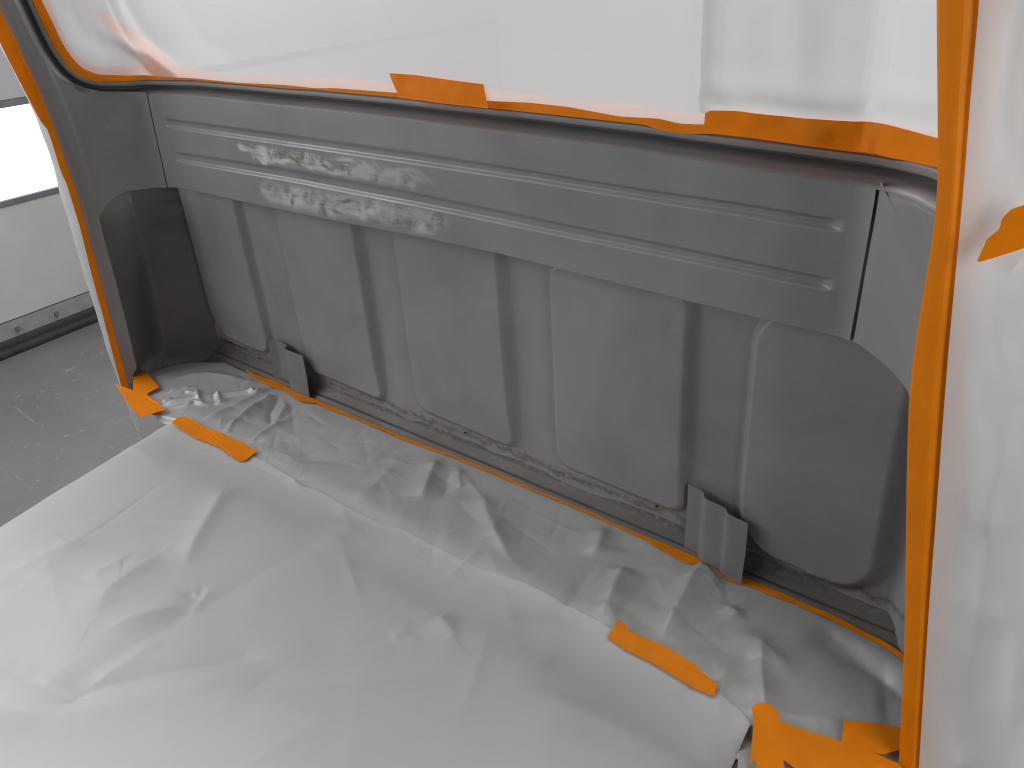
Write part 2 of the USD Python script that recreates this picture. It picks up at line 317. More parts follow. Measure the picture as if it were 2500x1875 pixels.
# --- the window opening's rolled channel
win_edge = [(-1.895,1.559),(-1.881,1.502),(-1.876,1.461),(-1.868,1.415),(-1.855,1.38),(-1.839,1.359),(-1.811,1.346),(-1.749,1.34),(-1.7,1.34),(-1.544,1.344),(-1.382,1.343),(-1.236,1.341),(-1.153,1.341),(-0.9423,1.338),(-0.8336,1.335),(-0.6889,1.332),(-0.5888,1.329),(-0.5166,1.327),(-0.4633,1.324),(-0.4004,1.321),(-0.3445,1.319),(-0.2935,1.317),(-0.2296,1.315),(-0.1713,1.319)]
wl_end = win_edge[-1]
win_edge = win_edge + [(wl_end[0] + .05, wl_end[1] - .004), (wl_end[0] + .10, wl_end[1] - .006)]
WE = soft(win_edge, 420, 10)
tn = np.gradient(WE, axis=0); tn /= np.linalg.norm(tn, axis=1)[:, None]
WN = np.stack([tn[:, 1], -tn[:, 0]], 1)          # away from the glass: down along the sill, outwards at the corner
prof = [(-.012, -.0185), (.0012, -.0185), (.0022, -.0155), (.0035, -.0146), (.0085, -.0142), (.0097, -.0155), (.0105, -.022), (.0115, -.034), (.0165, -.035), (.0205, -.022), (.0228, -.009), (.0240, -.003), (.0258, -.0004), (.0275, .0002)]
P = np.array([[S(p[0] + q[0] * d, p[1] + q[1] * d, o) for d, o in prof] for p, q in zip(WE, WN)])
obj('window_channel', grid(P), M['primer_channel'], cab, smooth=60)
CH = WE + WN * .0272                              # where the channel meets the panels

# --- upper panel with its two swages
seamL = soft([(-1.727,1.119),(-1.724,1.166),(-1.721,1.225),(-1.718,1.277),(-1.715,1.318)], 40)
seamR = soft([(-0.2338,1.125),(-0.2318,1.177),(-0.23,1.232),(-0.2286,1.27),(-0.2287,1.296)], 40)
top_pts = CH[(CH[:, 0] > seamL[-1, 0] - .01) & (CH[:, 0] < seamR[-1, 0] + .02)]
shelf = [(-1.726,1.121),(-1.478,1.123),(-1.171,1.126),(-0.9282,1.132),(-0.7501,1.134),(-0.5854,1.13),(-0.4467,1.127),(-0.3448,1.125),(-0.2338,1.125)]
aB = [(-1.656,1.252),(-1.244,1.25),(-0.9073,1.249),(-0.6814,1.247),(-0.5017,1.244),(-0.3825,1.243),(-0.2799,1.24)]
aT = [(-1.664,1.268),(-1.238,1.266),(-0.9047,1.264),(-0.6804,1.26),(-0.5019,1.255),(-0.3832,1.252),(-0.2717,1.25)]
bB = [(-1.661,1.182),(-1.266,1.185),(-0.9189,1.184),(-0.6455,1.18),(-0.4365,1.178),(-0.2865,1.176)]
bT = [(-1.639,1.201),(-1.259,1.205),(-0.9157,1.202),(-0.6447,1.196),(-0.4372,1.192),(-0.2757,1.188)]
nu, nv = 520, 104
v = np.linspace(0, 1, nv)[None, :]
zz0 = by_x(shelf, np.linspace(seamL[0, 0], seamR[0, 0], nu))[:, None]
sL = np.interp(v, np.linspace(0, 1, 40), seamL[:, 0]); sR = np.interp(v, np.linspace(0, 1, 40), seamR[:, 0])
s = sL + (sR - sL) * np.linspace(0, 1, nu)[:, None] + .0
s = np.clip(s, sL + .0012, sR - .0022)
zt, zb = by_x(top_pts, s), by_x(shelf, s)
z = zb + (zt - zb) * v
def swage(s, z, B, T, s0, s1):
    b, t = by_x(B, s), by_x(T, s)
    q = (z - b) / np.maximum(t - b, .012)
    along = sstep(s0, s0 + .035, s) * (1 - sstep(s1 - .018, s1, s))
    return q, along, -.0052 * sstep(-.14, .16, q) * (1 - sstep(.62, 1.12, q)) * along
qa, la, oa = swage(s, z, aB, aT, -1.685, -.268)
qb, lb, ob = swage(s, z, bB, bT, -1.68, -.270)
off = oa + ob + .0016 * (fbm(np.stack([s * 5, z * 9, 0 * s], -1), 3, 3) - .5)
edge = np.minimum(s - sL, sR - s)
off -= .0012 * (1 - sstep(0, .0025, edge))
P = S(s, z, off)
lip = np.stack([S(s[:, 0], z[:, 0] - .0008, off[:, 0] - .0012), S(s[:, 0], z[:, 0] - .001, off[:, 0] - .0035)], 1)
def inpoly(poly, s, z):
    import shapely
    return shapely.contains_xy(Polygon(poly).buffer(0), s, z)
from scipy.ndimage import gaussian_filter
pa = [(-1.408,1.236),(-1.357,1.239),(-1.275,1.239),(-1.218,1.239),(-1.151,1.239),(-1.088,1.24),(-1.017,1.24),(-0.962,1.238),(-0.9038,1.24),(-0.8919,1.233),(-0.8706,1.228),(-0.8759,1.22),(-0.9071,1.221),(-0.9152,1.205),(-0.9356,1.209),(-1.024,1.21),(-1.147,1.211),(-1.284,1.214),(-1.339,1.205),(-1.343,1.214),(-1.366,1.216),(-1.37,1.224),(-1.401,1.226)]
pb = [(-1.356,1.172),(-1.311,1.179),(-1.298,1.172),(-1.239,1.175),(-1.183,1.178),(-1.08,1.178),(-0.9854,1.179),(-0.9199,1.178),(-0.8635,1.177),(-0.8584,1.165),(-0.8681,1.147),(-0.8947,1.141),(-0.9488,1.138),(-1.016,1.141),(-1.089,1.14),(-1.169,1.135),(-1.252,1.134),(-1.311,1.137),(-1.348,1.14),(-1.357,1.155)]
wob = .010 * (fbm(np.stack([s * 40, z * 60, 0 * s], -1), 3, 11) - .5)
wob2 = .016 * (fbm(np.stack([s * 30, z * 60, 0 * s + 4], -1), 3, 15) - .5)
ma = gaussian_filter(inpoly(pa, s + wob2, z + wob).astype(float), 1.1)
mb = gaussian_filter(inpoly(pb, s + wob2, z + wob).astype(float), 2.2) * (.55 + .45 * sstep(.35, .6, fbm(np.stack([s * 22, z * 40, 0 * s], -1), 3, 21)))
wear = np.clip(ma * np.interp(s, [-1.4, -1.15, -1.0, -.87], [1, .95, .6, .25]) + .85 * mb, 0, 1)
wear *= 1 - .6 * np.clip(-np.minimum(oa, ob) / .004, 0, 1)
V = np.concatenate([P, lip], 1); W = np.concatenate([wear, wear[:, :1], wear[:, :1]], 1)
order = [nv + 1, nv] + list(range(nv))
V, W = V[:, order], W[:, order]
F = faces(nu, nv + 2)
QA, QB = (np.concatenate([np.full((nu, 2), 9.0), np.where(l > .02, q, 9)], 1) for q, l in ((qa, la), (qb, lb)))
def split(name, keep, mat, parent, label=None, attr=None):
    f = F[keep]; ids, inv = np.unique(f, return_inverse=True)
    o = usdkit.mesh(stage, free(str(parent.GetPath()) + '/' + name), trimesh.Trimesh(V.reshape(-1, 3)[ids], inv.reshape(-1, 3), process=False), mat, smooth=True)
    n = NRM[ids]; o.GetNormalsAttr().Set(Vt.Vec3fArray.FromNumpy(n.astype(np.float32)))
    if attr is not None:
        UsdGeom.PrimvarsAPI(o).CreatePrimvar('sanded', Sdf.ValueTypeNames.FloatArray, 'vertex').Set(Vt.FloatArray.FromNumpy(attr.ravel()[ids].astype(np.float32)))
    return tag(o.GetPrim(), label)
NRM = np.array(trimesh.Trimesh(V.reshape(-1, 3), F, process=False).vertex_normals)
fa, fb = (((Q.ravel()[F] > -.2) & (Q.ravel()[F] < 1.2)).all(1) for Q in (QA, QB))
up = split('upper_panel', ~(fa | fb), M['primer_sanded'], cab, 'flat ledge panel under the window with two bare sanded patches', W)
split('swage', fa, M['primer_sanded'], up, 'upper long pressed rib', W)
split('swage', fb, M['primer_sanded'], up, 'lower long pressed rib', W)

# --- the two rounded corner panels
cut = int(np.argmin(np.abs(CH[:, 0] - seamL[-1, 0]) + (CH[:, 1] > 1.42) * 9))
lowL = [(-1.883,1.073),(-1.877,1.08),(-1.869,1.087),(-1.86,1.098),(-1.849,1.107),(-1.831,1.117),(-1.81,1.123),(-1.786,1.123),(-1.758,1.123),(-1.728,1.12)]
A = np.vstack([lowL, seamL[1:] - [.0008, 0], CH[cut - 1::-1][::3]])
A = line(A, 260)
B = soft([(-1.913,1.125),(-1.911,1.157),(-1.909,1.192),(-1.911,1.261),(-1.913,1.295),(-1.916,1.346),(-1.923,1.397),(-1.929,1.449),(-1.938,1.492),(-1.937,1.554)], 260)
P2 = blend(A, B - [.007, 0], 46)
o2 = np.zeros(P2.shape[:2])
for c, r, h in zip([(-1.808,1.263),(-1.822,1.208),(-1.829,1.262),(-1.827,1.178),(-1.794,1.249)], (.007, .006, .006, .008, .02), (-.0016, -.0016, -.0008, -.001, .0016)):
    o2 += h * np.exp(-((P2[..., 0] - c[0]) ** 2 + (P2[..., 1] - c[1]) ** 2) / r ** 2)
cr = [(-1.898,1.467),(-1.889,1.387),(-1.88,1.277),(-1.88,1.199),(-1.883,1.108)]
o2 += crease(P2, cr, .0022, .004, .02, 1, 1)
o2 += .003 * (fbm(np.stack([P2[..., 0] * 7, P2[..., 1] * 7, 0 * o2], -1), 3, 8) - .5)
obj('corner_panel', grid(S(P2[..., 0], P2[..., 1], o2), True), M['primer'], cab, smooth=50, label='far corner panel, dented, between the window and the door flange')
lowR = [(-0.1221,1.11),(-0.1277,1.117),(-0.1359,1.121),(-0.1511,1.125),(-0.176,1.127),(-0.2015,1.126),(-0.2336,1.125)]
e = np.array(lowR[0])
A = line(np.vstack([lowR, seamR[1:] + [.0022, 0], CH[(CH[:, 0] > seamR[-1, 0] + .004)][::2]]), 200)
B = np.stack([np.full(200, max(A[:, 0].max(), lowR[0][0]) + .012), np.linspace(e[1] - .02, A[-1, 1], 200)], 1)
P2 = blend(A, B, 30)
o2 = -.002 * (1 - sstep(0, .1, np.linspace(0, 1, 30)))[None, :] * np.ones((200, 1)) + .003 * (fbm(np.stack([P2[..., 0] * 7, P2[..., 1] * 7, 0 * P2[..., 0] + 3], -1), 3, 8) - .5)
obj('corner_panel', grid(S(P2[..., 0], P2[..., 1], o2), True), M['primer'], cab, smooth=50, label='near corner panel beside the taped door pillar')
# joint strips behind the two seams
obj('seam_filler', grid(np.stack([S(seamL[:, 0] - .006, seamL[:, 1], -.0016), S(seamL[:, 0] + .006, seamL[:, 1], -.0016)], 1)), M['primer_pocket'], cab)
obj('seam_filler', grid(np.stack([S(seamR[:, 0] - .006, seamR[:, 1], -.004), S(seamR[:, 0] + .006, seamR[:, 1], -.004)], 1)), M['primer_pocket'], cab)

# --- door flange and the side pocket at the far end
A = line([(-1.883,1.073),(-1.886,1.023),(-1.889,0.9252),(-1.894,0.8369),(-1.902,0.7157),(-1.903,0.7073),(-1.914,0.6957),(-1.923,0.6699),(-1.928,0.6454)], 60)
B = line([(-1.913,1.125),(-1.911,1.099),(-1.913,1.006),(-1.919,0.9079),(-1.924,0.8215),(-1.929,0.7138),(-1.931,0.6652),(-1.932,0.6439)], 60)
B = B - [.007, 0]
fr = S(*np.moveaxis(blend(A, B, 6), -1, 0), 0.0)
bk = S(*np.moveaxis(blend(A, B, 6), -1, 0), -.004)
obj('door_flange', shell(fr, bk), M['primer'], cab, smooth=40)
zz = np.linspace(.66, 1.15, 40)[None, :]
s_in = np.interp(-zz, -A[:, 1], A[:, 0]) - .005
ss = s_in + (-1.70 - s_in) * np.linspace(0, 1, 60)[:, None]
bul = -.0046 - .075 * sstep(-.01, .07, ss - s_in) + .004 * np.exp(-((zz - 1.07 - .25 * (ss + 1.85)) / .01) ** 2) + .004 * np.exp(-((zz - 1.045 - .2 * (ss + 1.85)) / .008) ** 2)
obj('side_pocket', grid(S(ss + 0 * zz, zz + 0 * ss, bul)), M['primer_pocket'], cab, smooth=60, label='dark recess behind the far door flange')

# --- lower wall with five raised panels
YW = .846
nu, nv = 470, 124
x = np.linspace(-1.815, -.10, nu)[:, None] + np.zeros((1, nv)); z = np.linspace(.722, 1.145, nv)[None, :] + np.zeros((nu, 1))
panels = [(-1.765, -1.530, .740, 1.20, .055, .016, .010), (-1.383, -1.137, .748, 1.20, .022, .015, .010), (-1.030, -.787, .765, 1.20, .022, .015, .010),
          (-.689, -.460, .772, 1.122, .024, .014, .010), (-.368, -.187, .764, 1.132, .060, .020, .010)]
h = np.zeros_like(x); own = np.full(x.shape, -1)
for k, (x0, x1, z0, z1, r, hh, w) in enumerate(panels):
    qx, qz = np.abs(x - (x0 + x1) / 2) - (x1 - x0) / 2 + r, np.abs(z - (z0 + z1) / 2) - (z1 - z0) / 2 + r
    d = np.hypot(np.maximum(qx, 0), np.maximum(qz, 0)) + np.minimum(np.maximum(qx, qz), 0) - r
    w = np.where(x > (x0 + x1) / 2, w * (1.9 if k == 4 else 1.0), w * .8)
    bulge = .003 * (1 - ((x - (x0 + x1) / 2) / (x1 - x0) * 2) ** 2).clip(0, 1) * (1 - ((z - .95) / .25) ** 2).clip(0, 1)
    h += hh * (.65 + .35 * sstep(0, .10, z - z0)) * (1 - sstep(-.005, w, d)) + bulge * (d < 0)
    own[d < w + .001] = k
for (cx, cz), r, a in zip([(-0.6539,1.075),(-0.485,1.075),(-0.6452,1.062)], (.009, .010, .014), (-.0012, -.0016, -.0016)):
    h += a * np.exp(-((x - cx) ** 2 + (z - cz) ** 2) / r ** 2)
h += .004 * (fbm(np.stack([x * 6, z * 6, 0 * x], -1), 3, 5) - .5)
h += .0018 * (fbm(np.stack([x * 60, z * 60, 0 * x], -1), 3, 6) - .5) * np.exp(-((z - .0271 * (x + .85) - .748) / .010) ** 2)
h -= .03 * (1 - sstep(-1.815, -1.805, x))
h += .008 * np.exp(-((x + 1.797) / .011) ** 2) - .010 * np.exp(-((x + 1.776) / .006) ** 2) * sstep(.745, .79, z) + .042 * sstep(-.168, -.120, x)
V = np.stack([x, YW - h, z], -1)
F = faces(nu, nv)
NRM = np.array(trimesh.Trimesh(V.reshape(-1, 3), F, process=False).vertex_normals)
low = split('lower_panel', ~(own.ravel()[F] >= 0).all(1), M['primer_dirty'], cab, 'recessed lower wall sheet with a rusty joint along its foot')
for k in range(5):
    split('pressed_panel', ((own.ravel()[F] == k).all(1)), M['primer_dirty'], low)
for xz in [(-1.318,0.7296),(-0.9129,0.7494),(-1.607,0.7131),(-0.5056,0.7623),(-0.3048,0.7606)]:
    c = trimesh.creation.cylinder(.0016, .004, sections=10); c.apply_transform(trimesh.transformations.rotation_matrix(np.pi / 2, [1, 0, 0]))
    c.apply_translation((xz[0], YW - .0005, xz[1])); obj('rivet_hole', c, M['hole'], low)

# --- rolled sill under it
sill = [(.850, .742), (.846, .737), (.8455, .731), (.842, .7255), (.836, .7215), (.8315, .7165), (.8275, .7130), (.825, .7140), (.822, .7128), (.8195, .7085), (.8165, .7045), (.812, .7025), (.80, .6995), (.78, .6985)]
xs = np.linspace(-1.80, -.06, 220)
P = np.array([[(a, y + .005 * (y < .83) + .002 * (noise([a * 14, y * 20, 0.], 3) - .5), zq + .0271 * (a + .85) - .0025) for y, zq in sill] for a in xs])
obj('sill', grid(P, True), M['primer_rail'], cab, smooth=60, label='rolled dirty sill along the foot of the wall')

# --- two corrugated seat catches
def catch(prof, z0, zl, zr):
    p = np.array(prof); n = 50
    for_ = soft(p, n, 2)
    t = np.linspace(0, 1, n); ztop = zl + (zr - zl) * t
    fwd = np.array([[(q[0], YW - q[1] - .004 * sstep(.06, 0, zq - z0), zq) for zq in np.linspace(z0, zt_, 24)] for q, zt_ in zip(for_, ztop)])
    bk = fwd + [0, .0016, 0]
    return shell(fwd, bk)
obj('seat_catch', catch([(-1.514, .020), (-1.496, .010), (-1.478, .010), (-1.462, .012), (-1.446, .014), (-1.440, .027), (-1.434, .029), (-1.40, .029), (-1.368, .028)], .692, .792, .794), M['primer_catch'], cab, smooth=35, label='far corrugated catch at the foot of the wall')
obj('seat_catch', catch([(-.4485, .012), (-.429, .012), (-.4225, .014), (-.419, .022), (-.412, .024), (-.387, .024), (-.382, .025), (-.379, .031), (-.373, .033), (-.346, .033)], .722, .832, .823), M['primer_catch'], cab, smooth=35, label='near corrugated catch at the foot of the wall')

# --- seat base and pillar, mostly under the masking
obj('seat_base', boxm(-1.40, -.24, .03, .60, .12, .66), M['body'], cab, smooth=False)
obj('added_light_block', grid(np.array([[(.0, .70, q), (-.10, .90, q), (-.30, .93, q), (-1.80, .93, q)] for q in (.5, 1.318)])), M['body'], cab)  # unseen panel, added to stop light leaking in from behind
obj('cab_floor', boxm(-1.82, -.12, .05, .86, .08, .12), M['body'], cab, smooth=False)
pL = [(-0.1868,1.506),(-0.179,1.461),(-0.1678,1.4),(-0.1558,1.335),(-0.1523,1.292),(-0.1514,1.246),(-0.1503,1.201),(-0.1477,1.158),(-0.1387,1.091),(-0.1239,0.9932),(-0.1077,0.8846),(-0.0969,0.7999),(-0.0873,0.7216),(-0.0773,0.6516)]
pR = [(-0.1561,1.504),(-0.1496,1.46),(-0.1438,1.401),(-0.1363,1.337),(-0.1292,1.266),(-0.1234,1.208),(-0.1164,1.146),(-0.1111,1.101),(-0.1028,1.03),(-0.0941,0.953),(-0.0816,0.8512),(-0.0675,0.7386),(-0.0583,0.6696)]
n = 90
L0, R0 = soft(pL, n, 4), soft(pR, n, 4)
zc = np.linspace(1.56, min(L0[:, 1].min(), R0[:, 1].min()), n)
xl, xr = np.interp(-zc, -L0[:, 1], L0[:, 0]), np.interp(-zc, -R0[:, 1], R0[:, 0])
def pillar_strip(us, offs):
    return np.array([[(a + (b - a) * u, .65 - o, c) for u, o in zip(us, offs)] for a, b, c in zip(xl, xr, zc)])
fr = pillar_strip([.06, .32, .7, 1.4, 2.0], [-.020, -.004, -.001, -.020, -.03])
obj('door_pillar', shell(fr, fr + [0, .03, 0]), M['primer'], cab, smooth=30, label='near door pillar under tape and film')

# ================================================================== masking paper on the floor and seat base
def ZS(x): return .726 + .0271 * x       # the cab floor falls a little to the far side
bound = [(-1.607,0.572),(-1.602,0.5824),(-1.551,0.5981),(-1.476,0.5967),(-1.37,0.5996),(-1.271,0.6023),(-1.221,0.6061),(-1.153,0.6021),(-1.089,0.5964),(-1.048,0.6051),(-0.9715,0.601),(-0.9073,0.6043),(-0.8698,0.6076),(-0.8392,0.617),(-0.7602,0.6182),(-0.6884,0.6169),(-0.6436,0.6247),(-0.6041,0.6345),(-0.5743,0.6366),(-0.5073,0.6367),(-0.4421,0.6328),(-0.3828,0.6284),(-0.3162,0.6276),(-0.2847,0.6222),(-0.2532,0.6165),(-0.2323,0.6066)]
BX = np.array(bound)
def crs(P):
    z = np.zeros(P.shape[:-1])
    def c(pts, h, wl, wr, *a): return crease(P, pts, h, wl, wr, *a)
    z += c([(-0.9542,0.8096),(-0.9173,0.7528),(-0.8751,0.6895)], .007, .014, .022, .3, .1)
    z += c([(-0.8985,0.8051),(-0.8423,0.7515)], .005, .01, .02, .2, .1)
    z += c([(-0.8106,0.7696),(-0.7583,0.7285),(-0.7083,0.6951),(-0.6445,0.6623)], .007, .02, .014, .1, .3)
    z += c([(-0.5816,0.8205),(-0.5626,0.7773),(-0.5442,0.7371)], .007, .014, .02, .4, .1)
    z += c([(-0.4998,0.7532),(-0.4861,0.7068),(-0.4744,0.665)], .010, .018, .012, .1, .5)
    z += c([(-0.4148,0.8196),(-0.3981,0.7447),(-0.3798,0.6501)], .012, .022, .014, .8, .2)
    z += c([(-0.4158,0.8214),(-0.3797,0.7983),(-0.3687,0.7979)], .006, .008, .012, .8, .2)
    z += c([(-0.3448,0.7576),(-0.3173,0.7498)], .005, .01, .014, .2, .2)
    z += c([(-0.2769,0.8164),(-0.2174,0.8091),(-0.1677,0.8001),(-0.1263,0.7937)], .008, .012, .016, .2, 1)
    z -= c([(-0.2435,0.8045),(-0.191,0.7859),(-0.1458,0.7684),(-0.1148,0.7569)], .008, .016, .022, .1, 1)
    z += c([(-0.2804,0.731),(-0.258,0.6852),(-0.2287,0.6333)], .006, .010, .010, .1, 1)
    z += c([(-0.324,0.713),(-0.2785,0.7245),(-0.2182,0.697)], .005, .02, .02, .1, .1)
    z += c([(-1.481,0.7956),(-1.566,0.7031),(-1.643,0.6033)], .006, .008, .012, .9, .6)
    z += c([(-1.49,0.782),(-1.487,0.6969),(-1.486,0.6115)], .006, .012, .010, .9, .2)
    z += c([(-1.454,0.768),(-1.435,0.6935),(-1.395,0.6199)], .008, .012, .010, .9, .2)
    z += c([(-1.326,0.7279),(-1.323,0.6732),(-1.315,0.6246)], .006, .010, .010, .4, .3)
    z -= c([(-1.453,0.7944),(-1.406,0.7361),(-1.333,0.6916)], .007, .008, .010, .3, .2)
    z += c([(-1.427,0.7801),(-1.383,0.7625),(-1.326,0.6915)], .004, .008, .010, .3, .2)
    for q in SMALL: z += c(q, .005, .005, .005, .3, .3)
    z += c([(-1.761,0.6922),(-1.692,0.7516),(-1.572,0.7911)], .006, .012, .02, .2, .8)
    z += c([(-0.9906,0.6009),(-0.9757,0.6611),(-1.003,0.7507)], .004, .02, .02, .1, .5)
    return z
SMALL = [[(-1.654,0.6481),(-1.653,0.6702),(-1.623,0.6832)], [(-1.646,0.6958),(-1.581,0.6678),(-1.565,0.6679)], [(-1.584,0.7133),(-1.535,0.6919),(-1.529,0.7162)], [(-1.591,0.6314),(-1.584,0.6558),(-1.547,0.6691)], [(-1.652,0.6132),(-1.65,0.6402)], [(-1.524,0.7609),(-1.496,0.7576),(-1.491,0.7763)], [(-1.693,0.6453),(-1.679,0.6752),(-1.661,0.6978)]]
def z_back(P):                   # the crinkled sheet between sill and seat base
    z = ZS(P[..., 0]) + 1.6 * crs(P)
    z += crumple(P, (-1.65, -.1, .52, .85), 130, 5, .0040, .06, .013)
    z += crumple(P, (-1.6, -1.1, .52, .8), 70, 6, .0032, .03, .008)
    z += crumple(P, (-1.65, -.1, .52, .85), 260, 25, .0012, .04, .005)
    z += .004 * (fbm(np.stack([P[..., 0] * 9, P[..., 1] * 9, 0 * z], -1), 3, 4) - .5)
    return z
def edge_y(x): return np.interp(x, BX[:, 0], BX[:, 1])
def z_front(P):                  # the smooth sheet over the seat base
    z = np.zeros(P.shape[:-1])
    def c(pts, h, wl, wr, *a): return crease(P, pts, h, wl, wr, *a)
    z += c([(-0.995,0.0266),(-0.9754,0.0527),(-0.911,0.1163),(-0.9121,0.1226),(-0.868,0.172),(-0.8202,0.2298),(-0.786,0.2837),(-0.7491,0.3452)], .012, .030, .045, 1, .1)
    z -= c([(-1.048,0.0928),(-0.9934,0.11),(-0.9303,0.1317)], .008, .022, .018, .6, 1)
    z -= c([(-0.9303,0.1317),(-0.8992,0.1803),(-0.8639,0.2335),(-0.8113,0.2993),(-0.7573,0.3362)], .008, .02, .03, 1, .1)
    z += c([(-0.9326,0.1458),(-0.9292,0.2071),(-0.9337,0.2507)], .004, .012, .02, .3, .1)
    z += c([(-1.052,0.209),(-1.09,0.2466),(-1.102,0.2959),(-1.09,0.3443)], .008, .04, .022, .3, .2)
    z += c([(-1.012,0.1987),(-0.9992,0.247),(-0.9624,0.3144)], .005, .02, .016, .3, .2)
    z += c([(-1.175,0.4832),(-1.107,0.4109),(-1.039,0.3407)], .009, .020, .024, .8, .1)
    z -= c([(-1.001,0.3167),(-0.9659,0.3239),(-0.9869,0.3432)], .004, .010, .010, .3, .3)
    z += c([(-0.9701,0.3453),(-0.9508,0.3169),(-0.9397,0.2983)], .004, .012, .012, .3, .3)
    z += c([(-1.146,0.2316),(-1.143,0.2929),(-1.131,0.3021)], .004, .02, .02, .3, .3)
    z += c([(-1.273,0.2881),(-1.267,0.2625),(-1.276,0.1646)], .006, .03, .03, .2, .6)
    z -= c([(-0.767,0.3421),(-0.703,0.4024),(-0.6574,0.4669),(-0.604,0.5019)], .005, .03, .03, .1, .6)
    z += c([(-0.6524,0.5094),(-0.6339,0.5076),(-0.6076,0.4992)], .006, .012, .02, .2, .7)
    z += c([(-0.6761,0.4449),(-0.6703,0.4649),(-0.6528,0.4661)], .003, .012, .016, .2, .7)
    z += c([(-0.604,0.5019),(-0.5547,0.5547),(-0.4793,0.6203)], .005, .03, .02, .6, .1)
    z += c([(-0.9095,0.4926),(-0.9104,0.5484),(-0.8818,0.6436)], .005, .04, .04, .2, .4)
    z += c([(-0.4195,0.5205),(-0.4125,0.4752),(-0.3943,0.427)], .005, .05, .05, .2, .4)
    z += c([(-0.7246,0.2395),(-0.7005,0.2835),(-0.5875,0.3105)], .004, .03, .03, .2, .2)
    z += crumple(P, (-1.5, 0, -.1, .6), 26, 9, .006, .14, .035)
    z += crumple(P, (-1.5, 0, -.1, .6), 60, 19, .0030, .07, .013)
    z += .010 * (fbm(np.stack([P[..., 0] * 4, P[..., 1] * 4, 0 * z], -1), 3, 14) - .5)
    return ZS(P[..., 0]) + .004 + 1.25 * z
def z_fore(P):                   # rests on the crinkled sheet along its far edge
    t = edge_y(P[..., 0]) - P[..., 1]
    w = np.exp(-(np.maximum(t, 0) / .035) ** 2)
    return w * (z_back(P) + .003) + (1 - w) * z_front(P)

# crinkled sheet
far = [(-1.845,0.6465),(-1.838,0.6714),(-1.838,0.7014),(-1.832,0.7325),(-1.802,0.769),(-1.766,0.7936),(-1.725,0.8149),(-1.631,0.8118),(-1.579,0.812),(-1.495,0.8001),(-1.456,0.8085),(-1.377,0.7959),(-1.335,0.8099),(-1.304,0.8077),(-1.216,0.8143),(-1.063,0.8123),(-0.9672,0.8185),(-0.9278,0.8213),(-0.832,0.8242),(-0.7379,0.8239),(-0.6478,0.8229),(-0.568,0.8227),(-0.5126,0.8218),(-0.4815,0.8139),(-0.4537,0.8099),(-0.4321,0.8074),(-0.4214,0.8138),(-0.4174,0.8242),(-0.4061,0.8296),(-0.3952,0.8273),(-0.3813,0.8176),(-0.3672,0.8085),(-0.3526,0.8118),(-0.3361,0.8178),(-0.3134,0.8157),(-0.2767,0.8188),(-0.2163,0.817),(-0.1588,0.8115),(-0.1291,0.8007)]
far = far + [(far[-1][0] + .06, far[-1][1] + .01)]
near = [(-1.731,0.5946),(-1.638,0.5715),(-1.576,0.577)] + [(a, b - .03) for a, b in bound[4:]] + [(-.19, .53), (-.10, .545), (-.03, .60)]
A, B = line(far, 640), line(near, 640)
for _ in range(30): B[1:-1] = .25 * B[:-2] + .5 * B[1:-1] + .25 * B[2:]
Q = blend(A, B, 110)
zq = z_back(Q)
z0 = ZS(Q[..., 0])
zq[:, :] = z0 + .0005 + (zq - z0) * np.interp(np.arange(110), [0, 5, 18], [.05, .22, 1.0])[None, :]
under = sstep(.0, .012, edge_y(Q[..., 0]) - Q[..., 1])       # below the smooth sheet it lies flat
zq = zq * (1 - under) + (z0 - .012) * under
obj('masking_paper', grid(np.concatenate([Q, zq[..., None]], -1), True), M['crinkled'], smooth=70,
    label='crinkled shiny grey-white masking sheet along the foot of the primed wall', cat='masking paper')
# smooth sheet over the seat base, folded down at its far left side
nearF = [(-1.415, -.12), (-1.0, -.14), (-.5, -.12), (-.205, .05)]
A = line(bound, 560); B = line(nearF, 560)
Q = blend(A, B, 330)
zq = z_fore(Q)
t = np.linspace(0, 1, 560)[:, None]
left = np.hypot(Q[..., 0] - Q[:1, :, 0], Q[..., 1] - Q[:1, :, 1])
zq -= .045 * np.exp(-left / .038)
right = np.hypot(Q[..., 0] - Q[-1:, :, 0], Q[..., 1] - Q[-1:, :, 1])
zq -= .02 * np.exp(-right / .02) * sstep(0, .1, np.linspace(0, 1, 330))[None, :]
G = np.concatenate([Q, zq[..., None]], -1)
hang = []
for k in range(1, 26):
    dz = .30 * (k / 25) ** 1.3
    hang.append(G[0] + np.stack([-.006 * np.sin(min(k / 6, 1) * np.pi / 2) + .01 * (noise(np.stack([G[0, :, 1] * 9, np.full(330, dz * 8), 0 * G[0, :, 1]], -1), 2) - .5) * min(1, k / 6), 0 * G[0, :, 0], np.full(330, -dz)], -1))
G = np.concatenate([np.array(hang[::-1]), G], 0)
obj('masking_paper', grid(G, True), M['paper'], smooth=70, label='large smooth white paper sheet covering the seat base in the foreground', cat='masking paper')

